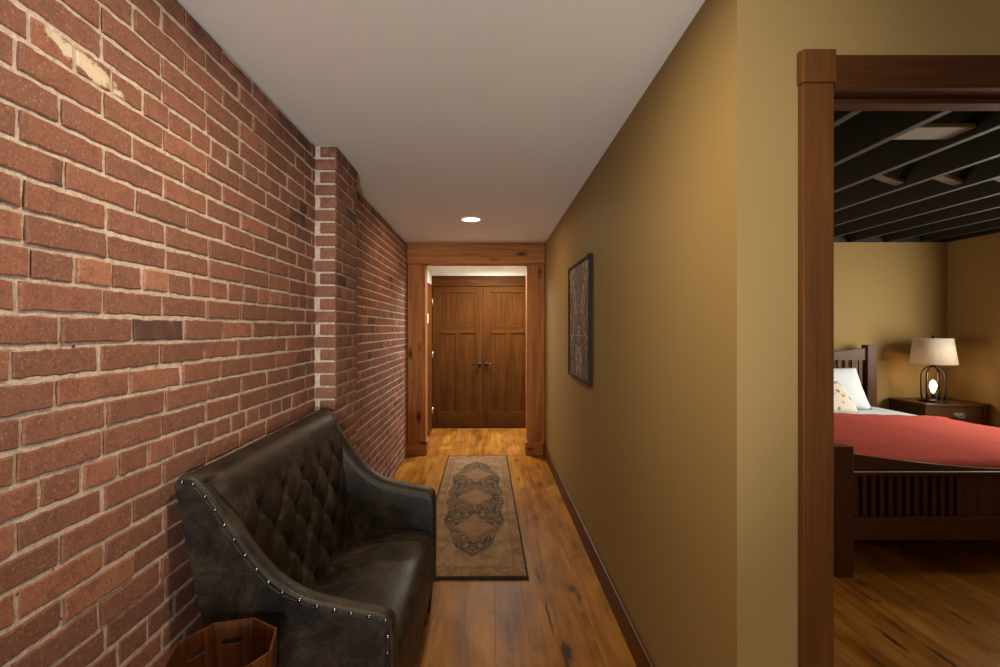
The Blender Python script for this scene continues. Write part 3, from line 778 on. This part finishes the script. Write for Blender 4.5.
# red blanket
t = NT('rose_blanket'); p = t.coord()
c = t.mix(t.noise(p, 4, 4), (.44, .088, .070), (.51, .11, .088))
c = t.mix(t.M('MULTIPLY', t.noise(t.mp(p, (90, 90, 90)), 1, 2), .4), c, (.20, .04, .04))
t.inp('Base Color', c).inp('Roughness', 1).inp('Specular IOR Level', 0).bump(t.noise(t.mp(p, (7, 30, 10)), 1, 4), .35, .02)
M_RUGR = t.m
def blanket():
    bm = BM(); x0, x1, y0, y1 = XA-.035, FX1-.030, FY+.088, 4.47
    S = [(x0, .34)]; top = .607
    pr = crom([(x0-.0, .34), (x0, .45), (x0+.004, .55), (x0+.03, .598), (x0+.10, top+.006), (XM, top+.034), (x1-.12, top+.008), (x1-.03, .598), (x1-.004, .55), (x1, .45), (x1, .34)], 10); N = len(pr)
    def shape(u, v, d):
        i = u*(N-1); k = min(int(i), N-2); q = pr[k].lerp(pr[k+1], i-k)
        y = y0+(y1-y0)*v
        e = min(1, (y-y0)/.09); z = q.y - (0 if q.y < .5 else .03*(1-math.sqrt(max(0, 1-(1-e)**2))))
        z += (.008*mnoise.noise(Vector((q.x*5, y*3, 2)))+.004*mnoise.noise(Vector((q.x*13, y*8, 5)))) * (1 if q.y > .5 else 0)
        if v > .93: z += .008*math.sin((v-.93)/.07*math.pi)
        return Vector((q.x, y, z-d))
    a = grid(bm, N, 60, lambda u, v: shape(u, v, 0))
    # front hang
    rows = [a[0]]
    for dz in (.02, .04):
        rows.append([bm.verts.new((v.co.x, y0-.001, max(.34, v.co.z-dz))) for v in a[0]])
    for r0, r1 in zip(rows, rows[1:]):
        for k in range(N-1):
            bm.faces.new((r0[k], r0[k+1], r1[k+1], r1[k])).smooth = True
    # head end thickness
    r1 = [bm.verts.new((v.co.x, v.co.y+.002, v.co.z-.012)) for v in a[-1]]
    for k in range(N-1): bm.faces.new((a[-1][k], a[-1][k+1], r1[k+1], r1[k])).smooth = True
    return bm
bl = obj('blanket', blanket(), M_RUGR); tag(bl, 'rose red blanket spread over the foot of the bed', 'blanket')
def pillow(bm, c, w, h, th, tilt, yaw=0, n=26):
    rot = Matrix.Rotation(yaw, 4, 'Z') @ Matrix.Rotation(tilt, 4, 'X')
    for sgn in (1, -1):
        def fn(u, v):
            a, b2 = 2*u-1, 2*v-1
            e = (1-abs(a)**2.6)*(1-abs(b2)**2.6)
            z = sgn*th/2*max(0, e)**.5
            pin = 1-.07*(1-abs(a*b2))*(abs(a)**4+abs(b2)**4)*.8
            p = Vector((a*w/2*pin, b2*h/2*pin, z+.006*mnoise.noise(Vector((a*2, b2*2, sgn)))*e))
            return Vector(c) + rot @ p
        grid(bm, n, n, fn)
    bmesh.ops.remove_doubles(bm, verts=bm.verts[:], dist=.0008)
    return bm
b = BM(); pillow(b, (3.49, 5.07, .798), .80, .46, .17, math.radians(62), 0)
pl = obj('pillow', b, M_SHEET); tag(pl, 'plain pale blue white pillow leaning against the headboard', 'pillow')
t = NT('floral_cotton'); p = t.coord()
e = t.voro(t.mp(p, (12, 12, 12)), 1, 'F1'); c = t.mix(t.sstep(t.M('ADD', e, t.M('MULTIPLY', t.noise(p, 30, 3), .3)), .46, .34), (.58, .53, .46), (.34, .13, .10))
c = t.mix(t.sstep(t.noise(p, 22, 3), .62, .68), c, (.30, .30, .20))
t.inp('Base Color', c).inp('Roughness', .9)
b = BM(); pillow(b, (3.31, 4.79, .745), .52, .36, .14, math.radians(52), math.radians(12))
pl2 = obj('cushion', b, t.m); tag(pl2, 'small cream cushion with reddish flowers in front of the white pillow', 'cushion')

# ------------------------------------------------------------------ nightstand
NX0, NX1, NY0, NY1, NH = 4.43, 5.065, 4.96, 5.42, .651
NS = thing('nightstand', 'dark wooden nightstand with a drawer beside the bed', 'nightstand', ((NX0+NX1)/2, (NY0+NY1)/2, 0))
b = BM(); bx(b, NX0-.012, NX1+.012, NY0-.015, NY1, NH-.026, NH, .004, 2); obj('top', b, M_BEDX, NS)
for x0, y0 in ((NX0, NY0), (NX1-.05, NY0), (NX0, NY1-.055), (NX1-.05, NY1-.055)):
    b = BM(); bx(b, x0, x0+.05, y0, y0+.05, 0, NH-.027, .004, 2); obj('leg', b, M_BED, NS)
b = BM(); bx(b, NX0+.008, NX0+.03, NY0+.05, NY1-.055, .16, NH-.027); bx(b, NX1-.03, NX1-.008, NY0+.05, NY1-.055, .16, NH-.027); bx(b, NX0+.05, NX1-.05, NY1-.03, NY1-.008, .16, NH-.027)
bx(b, NX0+.03, NX1-.03, NY0+.02, NY1-.03, .16, .18); bx(b, NX0+.05, NX1-.05, NY0+.012, NY0+.04, .415, .437); obj('carcass', b, M_BED, NS)
for z0, z1 in ((.442, NH-.034), (.188, .410)):
    b = BM(); bx(b, NX0+.054, NX1-.054, NY0+.006, NY0+.03, z0, z1, .004, 2); dr = obj('drawer', b, M_BEDX, NS)
    zc = (z0+z1)/2+.01; xc = (NX0+NX1)/2+.02
    h = BM(); bx(h, xc-.055, xc+.055, NY0-.001, NY0+.006, zc-.012, zc+.020, .004, 2)
    tube(h, [(xc-.045, NY0-.004, zc+.008), (xc-.045, NY0-.016, zc-.004), (xc-.030, NY0-.022, zc-.020), (xc+.030, NY0-.022, zc-.020), (xc+.045, NY0-.016, zc-.004), (xc+.045, NY0-.004, zc+.008)], .005, 8)
    obj('drawer_pull', h, plain('aged_pewter', (.30, .31, .25), .4, .8), dr)

# ------------------------------------------------------------------ table lamp
LP = Vector((4.66, 5.13, NH))
LM = thing('table_lamp', 'black iron cage table lamp with a cream shade on the nightstand', 'lamp', LP)
b = BM(); lathe(b, LP, [(.001, .001), (.116, .001), (.118, .010), (.108, .022), (.06, .030), (.03, .044), (.001, .044)], 36); obj('base', b, M_IRON, LM)
b = BM()
for k in range(6):
    a = math.radians(15+60*k); ca, sa = math.cos(a), math.sin(a)
    tube(b, [LP+Vector((ca*r, sa*r, z)) for r, z in ((.088, .016), (.094, .08), (.095, .20), (.094, .27), (.085, .312), (.063, .345), (.036, .362), (.010, .367))], .0075, 8)
lathe(b, LP, [(.001, .357), (.026, .359), (.026, .372), (.012, .382), (.010, .44), (.001, .44)], 16)
obj('cage', b, M_IRON, LM)
b = BM(); lathe(b, LP, [(.014, .044), (.018, .05), (.018, .085), (.014, .09)], 16); obj('socket', b, M_BRONZE, LM)
b = BM(); lathe(b, LP, [(.010, .088), (.016, .105), (.030, .150), (.031, .175), (.022, .205), (.008, .222), (.001, .224)], 20)
obj('bulb', b, plain('glowing_bulb', (1, .8, .5), .3, emit=(1, .68, .32), estr=9), LM)
t = NT('cream_shade'); p = t.coord()
t.inp('Base Color', t.mix(t.noise(t.mp(p, (200, 200, 40)), 1, 2), (.74, .66, .56), (.80, .73, .63))).inp('Roughness', .85)
t.inp('Transmission Weight', 0.0).inp('Subsurface Weight', .0)
tr = t.n('ShaderNodeBsdfTranslucent'); tr.inputs[0].default_value = (.75, .60, .42, 1); mx = t.n('ShaderNodeMixShader'); mx.inputs[0].default_value = .35
t.t.links.new(t.bsdf.outputs[0], mx.inputs[1]); t.t.links.new(tr.outputs[0], mx.inputs[2]); t.t.links.new(mx.outputs[0], t.out.inputs[0])
b = BM(); lathe(b, LP, [(.256-.060, .393), (.160, .662), (.157, .662), (.193, .393)], 48, close=True); obj('lamp_shade', b, t.m, LM)
b = BM()
for a in (0, 2.094, 4.189): tube(b, [LP+Vector((0, 0, .655)), LP+Vector((math.cos(a)*.158, math.sin(a)*.158, .657))], .0025, 6)
tube(b, [LP+Vector((0, 0, .44)), LP+Vector((0, 0, .66))], .004, 8); obj('harp', b, M_BRONZE, LM)
b = BM(); lathe(b, LP, [(.001, .656), (.012, .66), (.016, .672), (.012, .684), (.004, .694), (.001, .696)], 14); obj('finial', b, M_BRONZE, LM)

# ------------------------------------------------------------------ lights
def area(name, loc, rot, sx, sy, power, col, shape='RECTANGLE', spread=math.pi):
    l = D.lights.new(name, 'AREA'); l.shape = shape; l.size = sx; l.size_y = sy; l.energy = power; l.color = col; l.spread = spread
    o = D.objects.new(name, l); C.objects.link(o); o.location = loc; o.rotation_euler = rot; return o
def spot(name, loc, power, col, ang=130, blend=.8, r=.05):
    l = D.lights.new(name, 'SPOT'); l.energy = power; l.color = col; l.spot_size = math.radians(ang); l.spot_blend = blend; l.shadow_soft_size = r
    o = D.objects.new(name, l); C.objects.link(o); o.location = loc; return o
PI = math.pi
area('daylight_rear', (.45, -2.95, .75), (-PI/2, 0, PI), 1.9, 1.3, 43, (.98, 1, .98))
for nm, x, y, e, col in (('can_far', LX, LY, 10, (1, .72, .42)), ('fill_near', -.146, 1.2, 20, (1, .83, .58)), ('fill_rear', .3, -1.3, 21, (1, .78, .50))):  # the near and rear ones are unseen fill added for the hallway walls
    area(nm, (x, y, CEIL-.018), (0, 0, 0), .12, .12, e, col, 'DISK')
sp = spot('fill_spot', (.14, -2.4, .9), 420, (.95, 1, .94), 42, .7, .1)  # unseen spot added to brighten the hallway ceiling
sp.rotation_euler = (Vector((-.34, 3.2, 2.25))-sp.location).to_track_quat('-Z', 'Y').to_euler()
def point(name, loc, power, col, r):
    l = D.lights.new(name, 'POINT'); l.energy = power; l.color = col; l.shadow_soft_size = r
    o = D.objects.new(name, l); C.objects.link(o); o.location = loc
point('bedroom_fill', (1.45, 4.95, 1.2), 36, (1, .84, .62), .12)  # unseen source added to lift the bedroom's right wall
area('vestibule_light', (.1, 6.2, CEIL-.03), (0, 0, 0), .5, .5, 66, (1, .96, .86), spread=2.85)
area('daylight_bedroom', (BX+.15, 3.4, 1.45), (0, PI/2, 0), 1.3, 2.0, 150, (1, .95, .78))
point('bulb_light', LP+Vector((0, 0, .26)), 2.2, (1, .6, .28), .04)
w = D.worlds.new('World'); SC.world = w; w.use_nodes = True
w.node_tree.nodes['Background'].inputs[0].default_value = (.9, .95, 1, 1); w.node_tree.nodes['Background'].inputs[1].default_value = .3

# ------------------------------------------------------------------ camera
cam = D.cameras.new('Camera'); co = D.objects.new('Camera', cam); C.objects.link(co); SC.camera = co
co.location = (0, 0, EYE); co.rotation_euler = (PI/2, 0, 0)
cam.sensor_width = 36; cam.lens = 490/1000*36; cam.shift_x = .012; cam.shift_y = -.0045; cam.clip_start = .02
SC.view_settings.view_transform = 'Standard'; SC.view_settings.look = 'None'; SC.view_settings.gamma = 1; SC.view_settings.exposure = 0
SC.view_settings.use_curve_mapping = False
SC.cycles.use_denoising = True
